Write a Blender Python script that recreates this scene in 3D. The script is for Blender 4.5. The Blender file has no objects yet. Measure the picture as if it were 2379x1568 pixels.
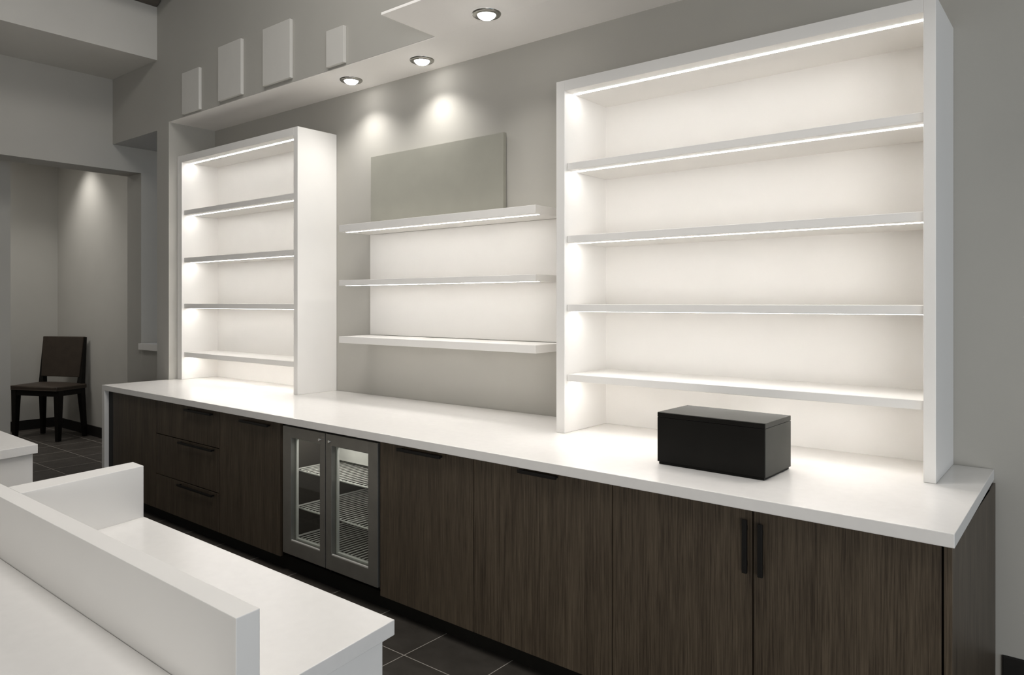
import bpy, bmesh, math, random
from mathutils import Vector, Matrix
random.seed(4)
S = bpy.context.scene
COL = S.collection
R = math.radians

# ------------------------------------------------------------------ materials
def new_mat(name):
    m = bpy.data.materials.new(name); m.use_nodes = True
    nt = m.node_tree; b = nt.nodes['Principled BSDF']
    return m, nt, b

def paint(name, col, rough=0.6, var=0.03, scale=3.0, bump=0.0, bscale=300, spec=0.3, metal=0.0):
    """painted / laminate surface: base colour with a faint procedural mottling and grain bump"""
    m, nt, b = new_mat(name)
    tc = nt.nodes.new('ShaderNodeTexCoord')
    n = nt.nodes.new('ShaderNodeTexNoise'); n.inputs['Scale'].default_value = scale; n.inputs['Detail'].default_value = 4
    nt.links.new(tc.outputs['Object'], n.inputs['Vector'])
    r = nt.nodes.new('ShaderNodeValToRGB')
    r.color_ramp.elements[0].position = 0.3; r.color_ramp.elements[1].position = 0.7
    r.color_ramp.elements[0].color = (*[c * (1 - var) for c in col], 1)
    r.color_ramp.elements[1].color = (*[min(1, c * (1 + var)) for c in col], 1)
    nt.links.new(n.outputs['Fac'], r.inputs['Fac']); nt.links.new(r.outputs['Color'], b.inputs['Base Color'])
    b.inputs['Roughness'].default_value = rough
    b.inputs['Specular IOR Level'].default_value = spec
    b.inputs['Metallic'].default_value = metal
    if bump:
        n2 = nt.nodes.new('ShaderNodeTexNoise'); n2.inputs['Scale'].default_value = bscale; n2.inputs['Detail'].default_value = 2
        nt.links.new(tc.outputs['Object'], n2.inputs['Vector'])
        bp = nt.nodes.new('ShaderNodeBump'); bp.inputs['Strength'].default_value = bump; bp.inputs['Distance'].default_value = 0.002
        nt.links.new(n2.outputs['Fac'], bp.inputs['Height']); nt.links.new(bp.outputs['Normal'], b.inputs['Normal'])
    return m

def wood(name, dark, light, rough=0.45):
    """dark oak veneer with fine vertical grain"""
    m, nt, b = new_mat(name)
    tc = nt.nodes.new('ShaderNodeTexCoord')
    oi = nt.nodes.new('ShaderNodeObjectInfo')
    add = nt.nodes.new('ShaderNodeVectorMath'); add.operation = 'ADD'
    mul = nt.nodes.new('ShaderNodeMath'); mul.operation = 'MULTIPLY'; mul.inputs[1].default_value = 37.0
    nt.links.new(oi.outputs['Random'], mul.inputs[0])
    nt.links.new(tc.outputs['Object'], add.inputs[0]); nt.links.new(mul.outputs[0], add.inputs[1])
    def noise(sx, sz, detail):
        mp = nt.nodes.new('ShaderNodeMapping'); mp.inputs['Scale'].default_value = (sx, sx, sz)
        nt.links.new(add.outputs[0], mp.inputs['Vector'])
        n = nt.nodes.new('ShaderNodeTexNoise'); n.inputs['Scale'].default_value = 1; n.inputs['Detail'].default_value = detail
        n.inputs['Roughness'].default_value = 0.65
        nt.links.new(mp.outputs[0], n.inputs['Vector']); return n
    fine = noise(190, 5.0, 5); broad = noise(16, 0.9, 3)
    mix = nt.nodes.new('ShaderNodeMath'); mix.operation = 'MULTIPLY_ADD'; mix.inputs[1].default_value = 0.70
    half = nt.nodes.new('ShaderNodeMath'); half.operation = 'MULTIPLY'; half.inputs[1].default_value = 0.30
    nt.links.new(broad.outputs['Fac'], half.inputs[0]); nt.links.new(fine.outputs['Fac'], mix.inputs[0]); nt.links.new(half.outputs[0], mix.inputs[2])
    r = nt.nodes.new('ShaderNodeValToRGB')
    r.color_ramp.elements[0].position = 0.36; r.color_ramp.elements[1].position = 0.66
    r.color_ramp.elements[0].color = (*dark, 1); r.color_ramp.elements[1].color = (*light, 1)
    nt.links.new(mix.outputs[0], r.inputs['Fac']); nt.links.new(r.outputs['Color'], b.inputs['Base Color'])
    b.inputs['Roughness'].default_value = rough; b.inputs['Specular IOR Level'].default_value = 0.35
    bp = nt.nodes.new('ShaderNodeBump'); bp.inputs['Strength'].default_value = 0.25; bp.inputs['Distance'].default_value = 0.001
    nt.links.new(fine.outputs['Fac'], bp.inputs['Height']); nt.links.new(bp.outputs['Normal'], b.inputs['Normal'])
    return m

def tiles(name):
    m, nt, b = new_mat(name)
    tc = nt.nodes.new('ShaderNodeTexCoord')
    mp = nt.nodes.new('ShaderNodeMapping'); mp.inputs['Location'].default_value = (2.43, -2.252, 0)
    nt.links.new(tc.outputs['Object'], mp.inputs['Vector'])
    br = nt.nodes.new('ShaderNodeTexBrick'); br.offset = 0; br.squash = 1
    br.inputs['Scale'].default_value = 1; br.inputs['Brick Width'].default_value = 0.41; br.inputs['Row Height'].default_value = 0.42
    br.inputs['Mortar Size'].default_value = 0.0022; br.inputs['Mortar Smooth'].default_value = 0.1; br.inputs['Bias'].default_value = 0
    br.inputs['Mortar'].default_value = (0.42, 0.39, 0.35, 1)
    nt.links.new(mp.outputs[0], br.inputs['Vector'])
    n = nt.nodes.new('ShaderNodeTexNoise'); n.inputs['Scale'].default_value = 6; n.inputs['Detail'].default_value = 8; n.inputs['Roughness'].default_value = 0.7
    nt.links.new(tc.outputs['Object'], n.inputs['Vector'])
    for k, (a, c) in enumerate((((0.034, 0.030, 0.025), (0.062, 0.055, 0.047)), ((0.040, 0.034, 0.028), (0.070, 0.062, 0.053)))):
        r = nt.nodes.new('ShaderNodeValToRGB'); r.color_ramp.elements[0].position = 0.3; r.color_ramp.elements[1].position = 0.72
        r.color_ramp.elements[0].color = (*a, 1); r.color_ramp.elements[1].color = (*c, 1)
        nt.links.new(n.outputs['Fac'], r.inputs['Fac']); nt.links.new(r.outputs['Color'], br.inputs['Color%d' % (k + 1)])
    nt.links.new(br.outputs['Color'], b.inputs['Base Color'])
    b.inputs['Roughness'].default_value = 0.5; b.inputs['Specular IOR Level'].default_value = 0.35
    bp = nt.nodes.new('ShaderNodeBump'); bp.inputs['Strength'].default_value = 0.3; bp.inputs['Distance'].default_value = 0.002
    inv = nt.nodes.new('ShaderNodeMath'); inv.operation = 'SUBTRACT'; inv.inputs[0].default_value = 1
    nt.links.new(br.outputs['Fac'], inv.inputs[1]); nt.links.new(inv.outputs[0], bp.inputs['Height']); nt.links.new(bp.outputs['Normal'], b.inputs['Normal'])
    return m

def emit(name, col, strength):
    m, nt, b = new_mat(name)
    b.inputs['Base Color'].default_value = (0.9, 0.9, 0.88, 1)
    b.inputs['Emission Color'].default_value = (*col, 1); b.inputs['Emission Strength'].default_value = strength
    return m

def glass(name):
    """thin clear pane: mostly see-through, reflecting more at a slant"""
    m, nt, b = new_mat(name)
    out = nt.nodes['Material Output']
    tr = nt.nodes.new('ShaderNodeBsdfTransparent'); tr.inputs['Color'].default_value = (0.93, 0.95, 0.93, 1)
    gl = nt.nodes.new('ShaderNodeBsdfGlossy'); gl.inputs['Roughness'].default_value = 0.03
    lw = nt.nodes.new('ShaderNodeLayerWeight'); lw.inputs['Blend'].default_value = 0.5
    pw = nt.nodes.new('ShaderNodeMath'); pw.operation = 'POWER'; pw.inputs[1].default_value = 4.0
    fr = nt.nodes.new('ShaderNodeMath'); fr.operation = 'MULTIPLY_ADD'; fr.inputs[1].default_value = 0.6; fr.inputs[2].default_value = 0.03
    nt.links.new(lw.outputs['Facing'], pw.inputs[0]); nt.links.new(pw.outputs[0], fr.inputs[0])
    mx = nt.nodes.new('ShaderNodeMixShader')
    nt.links.new(fr.outputs[0], mx.inputs[0]); nt.links.new(tr.outputs[0], mx.inputs[1]); nt.links.new(gl.outputs[0], mx.inputs[2])
    nt.links.new(mx.outputs[0], out.inputs['Surface'])
    return m

WARM = (1.0, 0.972, 0.935)
M = {}
M['wall'] = paint('grey_wall_paint', (0.42, 0.407, 0.373), 0.75, 0.02, 2.5, 0.10, 260)
M['ceiling_paint'] = paint('soffit_paint', (0.88, 0.855, 0.825), 0.8, 0.02, 2.0, 0.08, 240)
M['beam'] = paint('beam_paint', (0.55, 0.535, 0.50), 0.75, 0.02, 2.5, 0.10, 260)
M['dark_ceiling'] = paint('dark_ceiling_paint', (0.08, 0.075, 0.068), 0.8)
M['white'] = paint('white_laminate', (0.80, 0.782, 0.755), 0.42, 0.012, 4, 0.02, 400, 0.35)
M['quartz'] = paint('white_quartz', (0.77, 0.752, 0.728), 0.24, 0.015, 30, 0, 300, 0.5)
M['panel_white'] = paint('pale_panel', (0.60, 0.585, 0.55), 0.55, 0.015, 6)
M['grey_panel'] = paint('grey_panel', (0.30, 0.295, 0.255), 0.55, 0.03, 8)
M['wood'] = wood('dark_oak_veneer', (0.030, 0.021, 0.0137), (0.108, 0.083, 0.056))
M['black'] = paint('black_satin', (0.006, 0.0055, 0.0045), 0.5, 0.15, 8, 0, 300, 0.15)
M['handle'] = paint('black_metal', (0.005, 0.0045, 0.004), 0.42, 0.1, 20, 0, 300, 0.3)
M['kick'] = paint('black_toe_kick', (0.007, 0.0065, 0.005), 0.6, 0.15, 30, 0, 300, 0.2)
M['base_board'] = paint('black_rubber_base', (0.010, 0.009, 0.008), 0.55, 0.15, 30, 0, 300, 0.25)
M['steel'] = paint('brushed_steel', (0.30, 0.29, 0.265), 0.42, 0.06, 12, 0, 300, 0.5, 0.85)
M['chrome'] = paint('bright_steel', (0.75, 0.74, 0.71), 0.2, 0.04, 12, 0, 300, 0.5, 1.0)
M['wire'] = paint('pale_coated_wire', (0.60, 0.585, 0.55), 0.35, 0.04, 12)
M['ring'] = paint('nickel_ring', (0.42, 0.41, 0.38), 0.22, 0.05, 12, 0, 300, 0.5, 1.0)
M['fridge_inside'] = paint('fridge_liner', (0.06, 0.052, 0.045), 0.5, 0.1, 6)
M['fridge_hump'] = paint('fridge_hump_grey', (0.58, 0.565, 0.53), 0.45, 0.1, 10, 0, 300, 0.4)
M['leather'] = paint('dark_brown_leather', (0.036, 0.0265, 0.019), 0.5, 0.12, 12, 0.15, 180, 0.35)
M['chair_wood'] = paint('espresso_wood', (0.006, 0.005, 0.004), 0.45, 0.2, 10, 0, 300, 0.2)
M['box_top'] = paint('black_lacquer_lit', (0.060, 0.059, 0.052), 0.6, 0.06, 10, 0, 300, 0.22)  # grey of the lit top put into the colour of the black case
M['pipe'] = paint('dark_pipe_paint', (0.09, 0.08, 0.068), 0.6, 0.1, 5)
M['tile'] = tiles('slate_tiles')
M['strip'] = emit('led_strip', WARM, 24)
M['strip_soft'] = emit('led_strip_soft', WARM, 13)
M['lamp'] = emit('lamp_lens', WARM, 30)
M['glass'] = glass('clear_glass')

# ------------------------------------------------------------------ mesh helpers
class MB:
    def __init__(self): self.bm = bmesh.new()
    def _merge(self, tmp, bev=0.0, seg=2):
        if bev:
            bmesh.ops.bevel(tmp, geom=tmp.edges[:], offset=bev, segments=seg, affect='EDGES', profile=0.6, clamp_overlap=True)
        me = bpy.data.meshes.new('tmp'); tmp.to_mesh(me); tmp.free()
        self.bm.from_mesh(me); bpy.data.meshes.remove(me)
        return self
    def box(self, x0, x1, y0, y1, z0, z1, bev=0.0015):
        t = bmesh.new(); bmesh.ops.create_cube(t, size=1)
        for v in t.verts:
            v.co = Vector(((x0 + x1) / 2 + v.co.x * (x1 - x0), (y0 + y1) / 2 + v.co.y * (y1 - y0), (z0 + z1) / 2 + v.co.z * (z1 - z0)))
        return self._merge(t, bev)
    def prism(self, pts, z0, z1, bev=0.0015, top=None):
        t = bmesh.new()
        lo = [t.verts.new((x, y, z0)) for x, y in pts]; hi = [t.verts.new((x, y, z1)) for x, y in (top or pts)]
        t.faces.new(lo); t.faces.new(hi); n = len(pts)
        for i in range(n): t.faces.new((lo[i], lo[(i + 1) % n], hi[(i + 1) % n], hi[i]))
        bmesh.ops.recalc_face_normals(t, faces=t.faces[:])
        return self._merge(t, bev)
    def hexa(self, p, bev=0.002):
        """box from eight corners: four of one end then four of the other, same order"""
        t = bmesh.new(); v = [t.verts.new(q) for q in p]
        t.faces.new(v[:4]); t.faces.new(v[4:])
        for i in range(4): t.faces.new((v[i], v[(i + 1) % 4], v[4 + (i + 1) % 4], v[4 + i]))
        bmesh.ops.recalc_face_normals(t, faces=t.faces[:])
        return self._merge(t, bev)
    def cyl(self, p0, p1, r, r2=None, seg=24, bev=0):
        p0, p1 = Vector(p0), Vector(p1); d = p1 - p0
        t = bmesh.new(); bmesh.ops.create_cone(t, cap_ends=True, segments=seg, radius1=r, radius2=r if r2 is None else r2, depth=d.length)
        bmesh.ops.transform(t, matrix=Matrix.Translation((p0 + p1) / 2) @ d.to_track_quat('Z', 'Y').to_matrix().to_4x4(), verts=t.verts)
        return self._merge(t, bev)
    def lathe(self, prof, seg=40):
        t = bmesh.new(); rings = []
        for r, z in prof:
            rings.append([t.verts.new((r * math.cos(2 * math.pi * i / seg), r * math.sin(2 * math.pi * i / seg), z)) for i in range(seg)] if r > 1e-6 else [t.verts.new((0, 0, z))])
        for a, b in zip(rings, rings[1:]):
            for i in range(seg):
                j = (i + 1) % seg
                if len(a) == 1: t.faces.new((a[0], b[i], b[j]))
                elif len(b) == 1: t.faces.new((a[i], b[0], a[j]))
                else: t.faces.new((a[i], b[i], b[j], a[j]))
        bmesh.ops.recalc_face_normals(t, faces=t.faces[:])
        for f in t.faces: f.smooth = True
        return self._merge(t)
    def build(self, name, mat, parent=None):
        me = bpy.data.meshes.new(name); self.bm.to_mesh(me); self.bm.free()
        me.materials.append(M[mat])
        o = bpy.data.objects.new(name, me); COL.objects.link(o)
        if parent: o.parent = parent
        return o

def tag(o, label, cat, group=None):
    o['label'] = label; o['category'] = cat
    if group: o['group'] = group
    return o
def thing(name, label, cat, loc=(0, 0, 0), rz=0, group=None):
    o = bpy.data.objects.new(name, None); COL.objects.link(o); o.location = loc; o.rotation_euler = (0, 0, rz); o.empty_display_size = 0.1
    return tag(o, label, cat, group)
def struct(name, mb, mat, label=None):
    o = mb.build(name, mat); o['kind'] = 'structure'
    if label: o['label'] = label
    return o
def copy_tree(o, parent=None):
    c = o.copy(); COL.objects.link(c)
    if parent: c.parent = parent
    for ch in list(o.children): copy_tree(ch, c)
    return c

H = 0.925            # top of the long counter
WB = 3.448           # wall behind the shelves
WF = 3.03            # face of the wall above the niche
JX = -6.20           # left jamb of the niche
ZS = 3.133           # underside of the soffit
GX = -7.30           # face of the left wall

# ------------------------------------------------------------------ setting
struct('floor', MB().box(-12.5, 4.2, -4.2, 5.0, -0.1, 0.0, 0), 'tile', 'dark slate tile floor with thin pale grout')
struct('wall_back', MB().box(JX, 4.2, WB, WB + 0.12, 0, ZS, 0), 'wall')
struct('wall_niche', MB().box(-6.411, JX, WF, WB + 0.12, 0, 3.088, 0), 'wall')
struct('wall_above_niche', MB().box(JX, 4.2, WF, WB + 0.12, ZS, 5.2, 0)
       .box(GX, JX, WF, WB + 0.12, 3.088, 5.2, 0), 'wall')
# underside of the niche and dropped ceiling to the right, one level
struct('ceiling_soffit', MB().box(JX, 4.2, WF + 0.002, WB, ZS - 0.004, ZS, 0).box(-3.0, 4.2, 2.615, WF + 0.002, ZS - 0.004, ZS + 0.010, 0.001), 'ceiling_paint')
# left wall with its wide opening
struct('wall_left', MB().box(GX - 0.30, GX, 3.295, 3.65, 0, 2.85, 0.001).box(GX - 0.30, GX, -4.2, 3.65, 2.85, 5.2, 0.001)
       .box(GX - 0.30, GX, -4.2, 0.6, 0, 2.85, 0.001), 'wall')
struct('wall_half', MB().box(GX - 0.0, -6.411, 3.296, WB + 0.12, 0, 1.125, 0.001), 'wall')
trim = struct('trim_1', MB().box(GX + 0.002, -6.40, 3.265, WB + 0.115, 1.125, 1.187, 0.003), 'white', 'white sill on the half wall')
struct('wall_beam', MB().box(GX, -6.411, -4.2, WF, 3.703, 4.166, 0.001), 'beam')
# room beyond the opening
struct('wall_hall_back', MB().box(-12.5, GX - 0.30, 3.65, 3.77, 0, 3.5, 0), 'wall')
struct('wall_hall_left', MB().box(-10.53, -10.41, -1.0, 3.65, 0, 3.5, 0), 'wall')
struct('wall_hall_pier', MB().box(-8.35, -7.99, 0.2, 2.402, 0, 3.5, 0.001), 'wall')
struct('ceiling_hall', MB().box(-12.5, GX - 0.30, -1.0, 3.77, 3.5, 3.6, 0), 'ceiling_paint')
struct('baseboard_hall', MB().box(-10.41, GX - 0.30, 3.636, 3.65, 0, 0.12, 0.002).box(-10.41, -10.396, -1.0, 3.636, 0, 0.12, 0.002), 'base_board')
struct('baseboard_right', MB().box(-0.29, 4.2, WB - 0.014, WB, 0, 0.20, 0.003), 'base_board')
struct('ceiling', MB().box(-12.5, 4.2, -4.2, 5.0, 5.2, 5.3, 0), 'dark_ceiling')
# wall behind the viewpoint, with a wide opening to daylight on the right side of the room
struct('wall_front', MB().box(-12.5, 4.2, -4.32, -4.2, 0, 5.2, 0), 'wall')

# pipes on top of the beam
p = thing('ceiling_pipe', 'thick dark round pipe lying along the top of the pale beam', 'pipe', (-6.40, 0, 4.268))
MB().cyl((0, -4.0, 0), (0, 2.86, 0), 0.098, seg=32).build('pipe', 'pipe', p)
MB().cyl((0, 2.86, 0), (0, 3.02, 0), 0.104, seg=32, bev=0.02).build('end_cap', 'pipe', p)
p = thing('ceiling_pipe', 'thin dark pipe high up right of the thick pipe, mostly out of frame', 'pipe', (-6.05, 0, 4.24))
MB().cyl((0, -4.0, 0), (0, 2.96, 0), 0.045, seg=24).build('pipe', 'pipe', p)
MB().cyl((0, 2.96, 0), (0, 3.025, 0), 0.052, seg=24, bev=0.008).build('end_cap', 'pipe', p)

# blank panels on the wall above the niche
for x0, x1, z0, z1, lab in (
        (-5.925, -5.650, 3.146, 3.485, 'small blank pale panel at the left end of the high row, nearest the beam'),
        (-5.356, -5.031, 3.158, 3.577, 'tall blank pale panel second from the left, next to the tallest one'),
        (-4.740, -4.403, 3.160, 3.572, 'largest blank pale panel on the high wall, third from the left'),
        (-3.995, -3.814, 3.146, 3.386, 'narrowest blank pale panel at the right end of the high row')):
    o = MB().box(x0, x1, WF - 0.026, WF - 0.001, z0, z1, 0.002).build('blank_wall_panel', 'panel_white')
    tag(o, lab, 'panel', 'blank panels on the high wall')

# recessed downlights
def downlight(loc, lab):
    t = thing('recessed_downlight', lab, 'light', loc, 0, 'recessed downlights in the soffit')
    MB().lathe([(0.044, 0.0), (0.050, -0.010), (0.060, -0.013), (0.066, -0.008), (0.071, -0.010), (0.077, -0.006), (0.079, 0.0)]).build('trim_ring', 'ring', t)
    MB().lathe([(0.046, 0.0), (0.048, -0.006), (0.044, -0.016), (0.032, -0.025), (0.015, -0.030), (0.0, -0.031)]).build('lens', 'lamp', t)
    l = bpy.data.lights.new('downlight_beam', 'SPOT'); l.energy = 17; l.color = WARM; l.spot_size = R(128); l.spot_blend = 1.0; l.shadow_soft_size = 0.02
    lo = bpy.data.objects.new('downlight_beam', l); COL.objects.link(lo); lo.parent = t; lo.location = (0, 0, -0.065)
    return t
downlight((-4.034, 3.245, ZS - 0.005), 'lit recessed downlight farthest from view, above the left bookcase end')
downlight((-3.353, 3.262, ZS - 0.005), 'lit recessed downlight in the middle of the row of three')
downlight((-2.546, 2.955, ZS - 0.005), 'lit recessed downlight nearest and highest in view, in the wide part of the soffit')

# ------------------------------------------------------------------ long counter run (front edge runs slightly off the wall line)
TH = math.atan2(-0.09, 5.9)
RUN = Vector((-6.222, 2.50, 0))
EX, EY = Vector((math.cos(TH), math.sin(TH), 0)), Vector((-math.sin(TH), math.cos(TH), 0))
def run(x, y=0.0, z=0.0): return RUN + EX * x + EY * y + Vector((0, 0, z))

wt = thing('countertop', 'long white countertop over the dark base cabinets, with a white end leg', 'countertop')
a, b_ = run(0, 0), run(5.906, 0)
MB().prism([(a.x, a.y), (b_.x, b_.y), (-0.318, WB - 0.003), (JX + 0.003, WB - 0.003), (JX + 0.003, WF - 0.003), (a.x, WF - 0.003)], H - 0.042, H, 0.0025).build('slab', 'quartz', wt)
e = [run(0.0, 0.0), run(0.050, 0.0), run(0.050, 0.52), run(0.0, 0.52)]
MB().prism([(q.x, q.y) for q in e], 0.0, H - 0.042, 0.002).build('end_leg', 'white', wt)

ZB, ZT = 0.092, H - 0.046      # bottom and top of the doors
FD, FK = 0.028, 0.085           # door face and toe kick behind the counter edge
DEPTH = 0.86
def cabinet(x0, x1, label, name='base_cabinet', carcass=True):
    t = thing(name, label, 'cabinet', run(x0), TH, 'dark oak base cabinets')
    if carcass: MB().box(0.001, x1 - x0 - 0.001, FD + 0.021, DEPTH, ZB, ZT, 0.001).build('carcass', 'black', t)  # coloured black to put shade into the gaps between the fronts
    return t
def bar(t, x0, x1, z, off=FD):
    """flat horizontal bar pull on two posts, in the parent's frame"""
    m = MB().box(x0, x1, off - 0.030, off - 0.018, z - 0.007, z + 0.007, 0.0015)
    for px in (x0 + 0.012, x1 - 0.012): m.box(px - 0.005, px + 0.005, off - 0.018, off + 0.001, z - 0.005, z + 0.005, 0.0005)
    return m.build('handle', 'handle', t)
def vbar(t, x, z0, z1, off=FD):
    m = MB().box(x - 0.0085, x + 0.0085, off - 0.024, off - 0.013, z0, z1, 0.0015)
    for pz in (z0 + 0.03, z1 - 0.03): m.box(x - 0.004, x + 0.004, off - 0.014, off + 0.001, pz - 0.008, pz + 0.008, 0.0005)
    return m.build('handle', 'handle', t)
G = 0.0028
# corner cabinet with plain door
c = cabinet(0.053, 0.884, 'plain dark oak cabinet without handle at the far left end of the counter')
MB().box(0.0, 0.084, FD + 0.004, FD + 0.022, ZB, ZT, 0.001).build('filler_strip', 'black', c)
MB().box(0.088 + G, 0.831 - G, FD, FD + 0.020, ZB, ZT, 0.0012).build('door', 'wood', c)
# drawer cabinet
c = cabinet(0.884, 1.779, 'dark oak cabinet with three stacked drawers', 'drawer_cabinet')
for z0, z1, h0, h1, hz in ((0.636, ZT, 0.474, 0.822, 0.852), (0.345, 0.636, 0.381, 0.839, 0.618), (ZB, 0.345, 0.369, 0.839, 0.322)):
    d = MB().box(G, 0.895 - G, FD, FD + 0.020, z0 + (G if z0 > ZB else 0), z1 - (G if z1 < ZT else 0), 0.0012).build('drawer', 'wood', c)
    bar(d, h0, h1, hz)
# single door
c = cabinet(1.779, 2.477, 'dark oak single door cabinet between the drawers and the glass door cooler')
d = MB().box(G, 0.698 - G, FD, FD + 0.020, ZB, ZT, 0.0012).build('door', 'wood', c)
bar(d, 0.286, 0.599, 0.851)
# two cabinets right of the cooler
c = cabinet(3.371, 4.019, 'dark oak single door cabinet just right of the glass door cooler')
d = MB().box(G, 0.648 - G, FD, FD + 0.020, ZB, ZT, 0.0012).build('door', 'wood', c)
bar(d, 0.159, 0.456, 0.860)
c = cabinet(4.019, 4.751, 'dark oak cabinet with one top bar handle, second right of the cooler')
d = MB().box(G, 0.732 - G, FD, FD + 0.020, ZB, ZT, 0.0012).box(0.3225, 0.3235, FD - 0.0004, FD + 0.002, ZB, ZT, 0).build('door', 'wood', c)
bar(d, 0.278, 0.478, 0.867)
# double door cabinet at the near end
c = cabinet(4.751, 5.897, 'dark oak double door cabinet with two tall black pulls at the near right end')
d = MB().box(G, 0.557 - G, FD, FD + 0.020, ZB, ZT, 0.0012).build('door', 'wood', c)
vbar(d, 0.536, 0.665, 0.846)
d = MB().box(0.557 + G, 1.120 - G, FD, FD + 0.020, ZB, ZT, 0.0012).build('door', 'wood', c)
vbar(d, 0.590, 0.663, 0.840)
MB().box(1.124, 1.146, FD - 0.002, 1.0, 0.0, ZT, 0.0012).build('end_panel', 'wood', c)
o = MB().box(0.055, 5.872, FK, FK + 0.016, 0.0, ZB - 0.002, 0.001).build('toe_kick', 'kick')
o.location = RUN; o.rotation_euler.z = TH
tag(o, 'black recessed toe kick along the floor under the cabinets', 'toe kick')

# ------------------------------------------------------------------ glass door cooler
fr = thing('bar_cooler', 'steel framed under-counter cooler with two glass doors and wire racks', 'fridge', run(2.485), TH)
FW, FZ0, FZ1 = 0.880, ZB + 0.002, ZT - 0.004       # width, bottom, top
m = MB()
m.box(0.0, 0.022, 0.075, 0.70, FZ0, FZ1, 0.001).box(FW - 0.022, FW, 0.075, 0.70, FZ0, FZ1, 0.001)
m.box(0.022, FW - 0.022, 0.075, 0.70, FZ1 - 0.03, FZ1, 0.001).box(0.022, FW - 0.022, 0.075, 0.70, FZ0, 0.150, 0.001)
m.box(0.022, FW - 0.022, 0.68, 0.70, 0.150, FZ1 - 0.03, 0.001)
m.build('cabinet_shell', 'fridge_inside', fr)
gr = MB()
gr.box(0.04, FW - 0.005, 0.052, 0.070, 0.094, 0.101, 0.001).box(0.04, FW - 0.005, 0.052, 0.070, 0.119, 0.122, 0.0005)
for gx in (0.04, FW / 2, FW - 0.012): gr.box(gx, gx + 0.008, 0.050, 0.070, 0.094, 0.127, 0.001)
gr.build('grille', 'black', fr)
def cooler_door(x0, x1, wx0, wx1, side):
    y0, y1 = 0.020, 0.066; z0, z1 = 0.130, 0.868; wz0, wz1 = 0.212, 0.806
    m = MB().box(x0, wx0, y0, y1, z0, z1, 0.002).box(wx1, x1, y0, y1, z0, z1, 0.002)
    m.box(wx0 - 0.001, wx1 + 0.001, y0, y1, z0, wz0, 0.002).box(wx0 - 0.001, wx1 + 0.001, y0, y1, wz1, z1, 0.002)
    d = m.build('glass_door', 'steel', fr)
    t = 0.011                                           # bright gasket frame set inside the opening
    m = MB().box(wx0, wx0 + t, y0 + 0.030, y1 - 0.001, wz0, wz1, 0.001).box(wx1 - t, wx1, y0 + 0.030, y1 - 0.001, wz0, wz1, 0.001)
    m.box(wx0 + t, wx1 - t, y0 + 0.030, y1 - 0.001, wz0, wz0 + t, 0.001).box(wx0 + t, wx1 - t, y0 + 0.030, y1 - 0.001, wz1 - t, wz1, 0.001)
    m.box(wx0, wx1, y0 + 0.002, y0 + 0.010, wz0, wz0 + 0.006, 0.001)
    m.build('pane_bead', 'wire', d)
    MB().box(wx0 + 0.004, wx1 - 0.004, y0 + 0.020, y0 + 0.025, wz0 + 0.004, wz1 - 0.004, 0).build('pane', 'glass', d)
    lx = x1 - 0.045 if side < 0 else x0 + 0.035
    MB().cyl((lx, y0 + 0.001, 0.828), (lx, y0 - 0.008, 0.828), 0.010, 0.008, seg=20, bev=0.001).box(lx - 0.0015, lx + 0.0015, y0 - 0.0095, y0 - 0.007, 0.823, 0.833, 0).build('lock', 'chrome', d)
cooler_door(0.030, 0.434, 0.113, 0.388, -1)
cooler_door(0.442, 0.877, 0.494, 0.802, 1)
for z in (0.597, 0.378, 0.200):
    m = MB().cyl((0.03, 0.10, z), (FW - 0.03, 0.10, z), 0.0055, seg=10).cyl((0.03, 0.64, z), (FW - 0.03, 0.64, z), 0.0045, seg=8)
    m.cyl((0.034, 0.10, z), (0.034, 0.64, z), 0.0045, seg=8).cyl((FW - 0.034, 0.10, z), (FW - 0.034, 0.64, z), 0.0045, seg=8)
    n = 24
    for i in range(n):
        x = 0.06 + (FW - 0.12) * i / (n - 1)
        m.cyl((x, 0.10, z + 0.005), (x, 0.64, z + 0.005), 0.0038, seg=8)
    m.build('wire_rack', 'wire', fr)
l = bpy.data.lights.new('cooler_fill', 'AREA'); l.shape = 'RECTANGLE'; l.size = 0.7; l.size_y = 0.03; l.energy = 2.0; l.color = WARM  # unseen lamp added to brighten the cooler inside
o = bpy.data.objects.new('cooler_fill', l); COL.objects.link(o); o.parent = fr; o.location = (FW / 2, 0.12, FZ1 - 0.034); o.rotation_euler = (R(25), 0, 0)
# rounded hump, white box and slats added for the pale shapes in the panes
m = MB(); prof = []
for i in range(11):
    an = math.pi * i / 10; prof.append((0.30 - 0.25 * math.cos(an), 0.625 + 0.095 * math.sin(an)))
t = bmesh.new()
lo = [t.verts.new((x, 0.350, z)) for x, z in prof]; hi = [t.verts.new((x, 0.399, z)) for x, z in prof]
t.faces.new(lo); t.faces.new(hi)
for i in range(len(prof)): t.faces.new((lo[i], lo[(i + 1) % len(prof)], hi[(i + 1) % len(prof)], hi[i]))
bmesh.ops.recalc_face_normals(t, faces=t.faces[:]); m._merge(t)
m.build('pale_hump', 'fridge_hump', fr)
MB().box(0.03, 0.455, 0.400, 0.6795, 0.625, 0.80, 0.001).build('pale_box', 'white', fr)
m = MB()
for i in range(22):
    x = 0.47 + 0.375 * i / 21; m.box(x, x + 0.008, 0.400, 0.679, 0.63, 0.80, 0.0005)
m.build('upright_slats', 'steel', fr)

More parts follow.
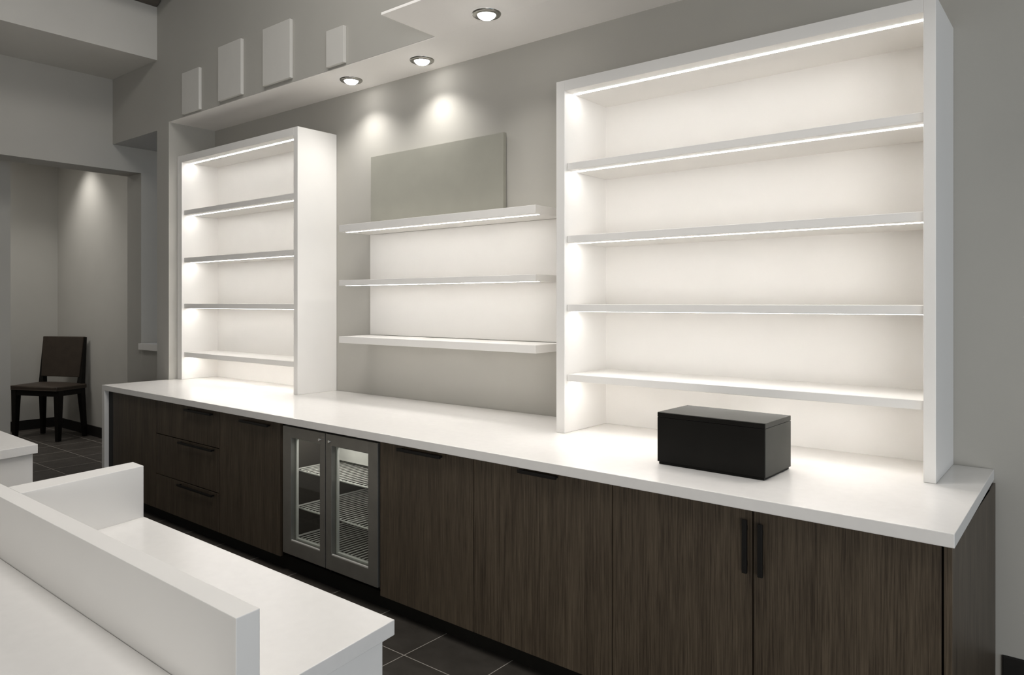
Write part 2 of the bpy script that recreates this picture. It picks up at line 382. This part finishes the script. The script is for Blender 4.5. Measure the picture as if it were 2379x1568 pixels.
# ------------------------------------------------------------------ lit bookcases standing on the counter
def bookcase(label, x0, x1, xi0, xi1, yf, ztop, zin, shelves, tt, kind, sub):
    t = thing('bookcase', label, 'bookcase', (x0, yf, H), 0, 'lit white bookcases on the counter')
    dpt = WB - 0.002 - yf; w = x1 - x0; a, b = xi0 - x0, xi1 - x0
    MB().box(0, a, 0, dpt, 0.0005, ztop - H, 0.002).build('side_panel', 'white', t)
    MB().box(b, w, 0, dpt, 0.0005, ztop - H, 0.002).build('side_panel', 'white', t)
    MB().box(a, b, dpt - 0.016, dpt, 0.0005, zin - H, 0).build('back_panel', 'white', t)
    tp = MB().box(a, b, 0.0, dpt, zin - H, ztop - H, 0.002).build('top_panel', 'white', t)
    def strip(parent, z):
        MB().box(a + 0.006, b - 0.006, 0.074, 0.094, z - 0.0012, z + 0.002, 0).build('light_strip', 'strip', parent)
    strip(tp, zin - H)
    for z in shelves:
        z = z - H
        s = MB().box(a + 0.002, b - 0.002, 0.020, dpt - 0.016, z - tt, z, 0.002).build('shelf', 'white', t)
        strip(s, z - tt)
    return t
fix = lambda z, y: 1.585 + (z - 1.585) * (y + 0.02) / y
bookcase('smaller white lit bookcase with four shelves at the left end of the counter', -6.196, -4.4534, -6.121, -4.502, 3.103, 2.8446, 2.7864,
         [fix(z, 3.103) for z in (2.371, 1.966, 1.575, 1.161)], 0.040, 0, 0)
bookcase('largest white lit bookcase with four wide shelves at the right end of the counter', -2.145, -0.457, -2.094, -0.498, 3.032, 2.704, 2.6505,
         [fix(z, 3.032) for z in (2.285, 1.920, 1.575, 1.225)], 0.0354, 0, 0)

# floating shelves, white wall panel and grey panel between the bookcases
o = MB().box(-4.062, -2.378, WB - 0.010, WB - 0.001, 1.356, 2.068, 0.001).build('wall_backing_board', 'white')
tag(o, 'white backing board on the wall behind the three floating shelves', 'board')
for zt, th, lit, lab in ((2.116, 0.047, 'strip', 'top floating white shelf, just under the grey panel'),
                         (1.738, 0.037, 'strip', 'middle floating white shelf between the bookcases'),
                         (1.353, 0.045, 'strip_soft', 'lowest floating white shelf, above the bare grey wall')):
    t = thing('floating_shelf', lab, 'shelf', (-4.065, 3.164, zt), 0, 'floating shelves between the bookcases')
    MB().box(0, 1.690, 0, WB - 0.011 - 3.164, -th, 0, 0.002).build('board', 'white', t)
    MB().box(0.02, 1.67, 0.045, 0.062, -th - 0.0012, -th + 0.002, 0).build('light_strip', lit, t)
o = MB().box(-4.020, -2.803, 3.408, 3.438, 2.117, 2.618, 0.003).build('display_panel', 'grey_panel')
MB().box(-3.95, -2.87, 3.437, WB - 0.001, 2.20, 2.54, 0.001).build('wall_mount', 'black', o)
tag(o, 'blank matte grey rectangular panel above the top floating shelf', 'panel')

# ------------------------------------------------------------------ black box on the counter
bx = thing('storage_box', 'black lidded rectangular box standing on the counter before the large bookcase', 'box', (-1.405, 2.700, H + 0.0005), R(-2.0))
BWD, BD, BH = 0.449, 0.262, 0.212
MB().box(0.006, BWD - 0.006, 0.005, BD - 0.005, 0.0, 0.010, 0.001).build('plinth', 'black', bx)
MB().box(0.0, BWD, 0.004, BD, 0.010, BH - 0.021, 0.001).box(0.0, BWD, 0.004, BD, BH - 0.0195, BH, 0.0015).build('case', 'box_top', bx)
MB().box(0.0015, BWD - 0.0015, 0.0, 0.0045, 0.011, BH - 0.021, 0.0008).box(0.0015, BWD - 0.0015, 0.0, 0.0045, BH - 0.0195, BH - 0.0015, 0.0008).build('front_panel', 'black', bx)

# ------------------------------------------------------------------ reception desk in the foreground
dk = thing('reception_desk', 'white reception desk with raised divider wall in the foreground', 'desk')
ZP, ZW = 0.956, 0.76
MB().prism([(-3.86, 0.816), (-1.337, 0.788), (-1.344, 0.846), (-3.86, 0.873)], 0.0, ZP, 0.002).build('divider_wall', 'white', dk)
MB().prism([(-2.897, 0.863), (-2.771, 0.8616), (-2.866, 1.303), (-2.968, 1.308)], 0.0, ZP, 0.002).build('return_wall', 'white', dk)
MB().prism([(-2.772, 0.862), (-1.364, 0.848), (-1.426, 1.289), (-2.8655, 1.304)], ZW - 0.040, ZW, 0.002).build('rear_worktop', 'quartz', dk)
MB().prism([(-2.772, 0.862), (-1.390, 0.849), (-1.447, 1.266), (-2.862, 1.281)], 0.0, ZW - 0.040, 0.002).build('rear_base', 'white', dk)
MB().prism([(-3.86, 0.20), (-1.36, 0.20), (-1.34, 0.787), (-3.86, 0.815)], ZW - 0.040, ZW - 0.002, 0.002).build('front_worktop', 'quartz', dk)
MB().prism([(-3.86, 0.24), (-1.40, 0.24), (-1.38, 0.787), (-3.86, 0.815)], 0.0, ZW - 0.041, 0.002).build('front_base', 'white', dk)
sc = thing('side_counter', 'white counter block at the left edge, behind the desk divider', 'counter')
MB().prism([(-5.6, 0.30), (-3.866, 0.30), (-3.880, 0.90), (-3.968, 1.306), (-5.6, 1.342)], 0.862, 0.905, 0.002).build('slab', 'quartz', sc)
MB().prism([(-5.6, 0.32), (-3.880, 0.32), (-3.893, 0.90), (-3.985, 1.290), (-5.6, 1.322)], 0.0, 0.862, 0.002).build('base', 'white', sc)

# ------------------------------------------------------------------ chair in the far room
W_, D_ = 0.62, 0.36
ch = thing('side_chair', 'dark brown upholstered side chair in the corner of the far room', 'chair', (-9.60, 3.285, 0), R(24))
# local frame: +x to the sitter's left side of view, -y to the front
w2, d2 = W_ / 2, D_ / 2
def leg(x, y, xt, yt, ztop, r0, r1):
    m = MB().hexa([(x - r0, y - r0, 0), (x + r0, y - r0, 0), (x + r0, y + r0, 0), (x - r0, y + r0, 0),
                   (xt - r1, yt - r1, ztop), (xt + r1, yt - r1, ztop), (xt + r1, yt + r1, ztop), (xt - r1, yt + r1, ztop)], 0.003)
    return m
for s in (-1, 1):
    leg(s * w2, -d2, s * (w2 - 0.005), -d2 + 0.01, 0.575, 0.022, 0.036).build('leg', 'chair_wood', ch)
    m = leg(s * w2, d2 + 0.01, s * (w2 - 0.03), d2 - 0.02, 0.60, 0.020, 0.032)
    m.hexa([(s * (w2 - 0.03) - 0.032, d2 - 0.052, 0.59), (s * (w2 - 0.03) + 0.032, d2 - 0.052, 0.59), (s * (w2 - 0.03) + 0.032, d2 + 0.012, 0.59), (s * (w2 - 0.03) - 0.032, d2 + 0.012, 0.59),
            (s * (w2 - 0.010) - 0.012, d2 + 0.016, 1.172), (s * (w2 - 0.010) + 0.012, d2 + 0.016, 1.172), (s * (w2 - 0.010) + 0.012, d2 + 0.040, 1.172), (s * (w2 - 0.010) - 0.012, d2 + 0.040, 1.172)], 0.003)
    m.build('leg', 'chair_wood', ch)
m = MB().box(-w2 + 0.02, w2 - 0.02, -d2 - 0.02, -d2 + 0.012, 0.51, 0.575, 0.003).box(-w2 + 0.02, w2 - 0.02, d2 - 0.05, d2 - 0.02, 0.51, 0.58, 0.003)
for s in (-1, 1): m.box(s * (w2 - 0.012) - 0.014, s * (w2 - 0.012) + 0.014, -d2, d2 - 0.02, 0.51, 0.58, 0.003)
m.build('apron', 'chair_wood', ch)
t = bmesh.new(); bmesh.ops.create_cube(t, size=1)
for v in t.verts: v.co = Vector((v.co.x * (W_ + 0.06), v.co.y * (D_ + 0.06) - 0.02, 0.598 + v.co.z * 0.05))
bmesh.ops.subdivide_edges(t, edges=t.edges[:], cuts=6, use_grid_fill=True)
for v in t.verts:
    if v.co.z > 0.61: v.co.z += 0.022 * (1 - (abs(v.co.x) / (w2 + 0.03)) ** 3) * (1 - (abs(v.co.y + 0.02) / (d2 + 0.03)) ** 4)
m = MB(); m._merge(t); o = m.build('seat', 'leather', ch)
bv = o.modifiers.new('soft', 'BEVEL'); bv.width = 0.014; bv.segments = 3; bv.limit_method = 'ANGLE'; bv.angle_limit = R(40)
for f in o.data.polygons: f.use_smooth = True
m = MB().hexa([(-w2 + 0.03, d2 - 0.045, 0.70), (w2 - 0.03, d2 - 0.045, 0.70), (w2 - 0.03, d2 - 0.004, 0.70), (-w2 + 0.03, d2 - 0.004, 0.70),
               (-w2 + 0.012, d2 - 0.002, 1.178), (w2 - 0.012, d2 - 0.002, 1.178), (w2 - 0.012, d2 + 0.040, 1.178), (-w2 + 0.012, d2 + 0.040, 1.178)], 0.010)
m.build('backrest', 'leather', ch)

# ------------------------------------------------------------------ lights
def area(name, loc, rot, sx, sy, energy, col):
    l = bpy.data.lights.new(name, 'AREA'); l.shape = 'RECTANGLE'; l.size = sx; l.size_y = sy; l.energy = energy; l.color = col
    o = bpy.data.objects.new(name, l); COL.objects.link(o); o.location = loc; o.rotation_euler = rot
    return o
area('ceiling_light_room', (-1.6, 1.4, 5.1), (0, 0, 0), 2.6, 1.2, 74, WARM)
area('ceiling_light_left', (-3.1, 0.5, 5.1), (0, 0, 0), 1.2, 1.2, 42, WARM)
# daylight through the glazed right side, then added fill lights
area('daylight_right', (4.15, 0.8, 1.7), (0, R(90), 0), 3.2, 4.2, 40, (0.62, 0.80, 1.0))
area('front_fill', (0.6, -4.1, 1.6), (R(90), 0, 0), 5.0, 3.0, 15, (1.0, 0.98, 0.95))  # fill added behind the viewpoint, the wall there has no window
area('corner_fill', (3.3, -3.0, 1.0), (R(108), 0, R(33)), 3.0, 1.8, 150, (1.0, 0.985, 0.95))  # free-standing fill added inside the room, tilted up to brighten the soffit
area('hall_fill', (-9.0, 1.6, 3.45), (0, 0, 0), 1.2, 1.2, 29, WARM)  # unseen fill added for the ambient light of the far room
# recessed lamp over the wall of the far room
l = bpy.data.lights.new('hall_downlight', 'SPOT'); l.energy = 60; l.color = WARM; l.spot_size = R(105); l.spot_blend = 1.0; l.shadow_soft_size = 0.06
o = bpy.data.objects.new('hall_downlight', l); COL.objects.link(o); o.location = (-9.42, 3.30, 3.47)

w = bpy.data.worlds.new('World'); S.world = w; w.use_nodes = True
w.node_tree.nodes['Background'].inputs['Color'].default_value = (0.80, 0.88, 1.0, 1)
w.node_tree.nodes['Background'].inputs['Strength'].default_value = 0.25

# ------------------------------------------------------------------ camera
cd = bpy.data.cameras.new('camera'); cam = bpy.data.objects.new('camera', cd); COL.objects.link(cam)
cd.sensor_fit = 'HORIZONTAL'; cd.sensor_width = 36.0; cd.lens = 36.0 * 1694.0 / 2379.0
cd.shift_x = 0.0; cd.shift_y = -(784.0 - 702.7) / 2379.0
cam.location = (0, 0, 1.585); cam.rotation_euler = (R(90), 0, R(38.75))
cd.clip_start = 0.02
S.camera = cam

S.view_settings.view_transform = 'Standard'; S.view_settings.look = 'None'
S.view_settings.exposure = 0.15; S.view_settings.gamma = 1.0
try: S.view_settings.use_curve_mapping = False
except Exception: pass
S.cycles.max_bounces = 10; S.cycles.diffuse_bounces = 8; S.cycles.glossy_bounces = 4; S.cycles.transmission_bounces = 8
S.cycles.caustics_reflective = False; S.cycles.caustics_refractive = False
S.cycles.sample_clamp_indirect = 6.0
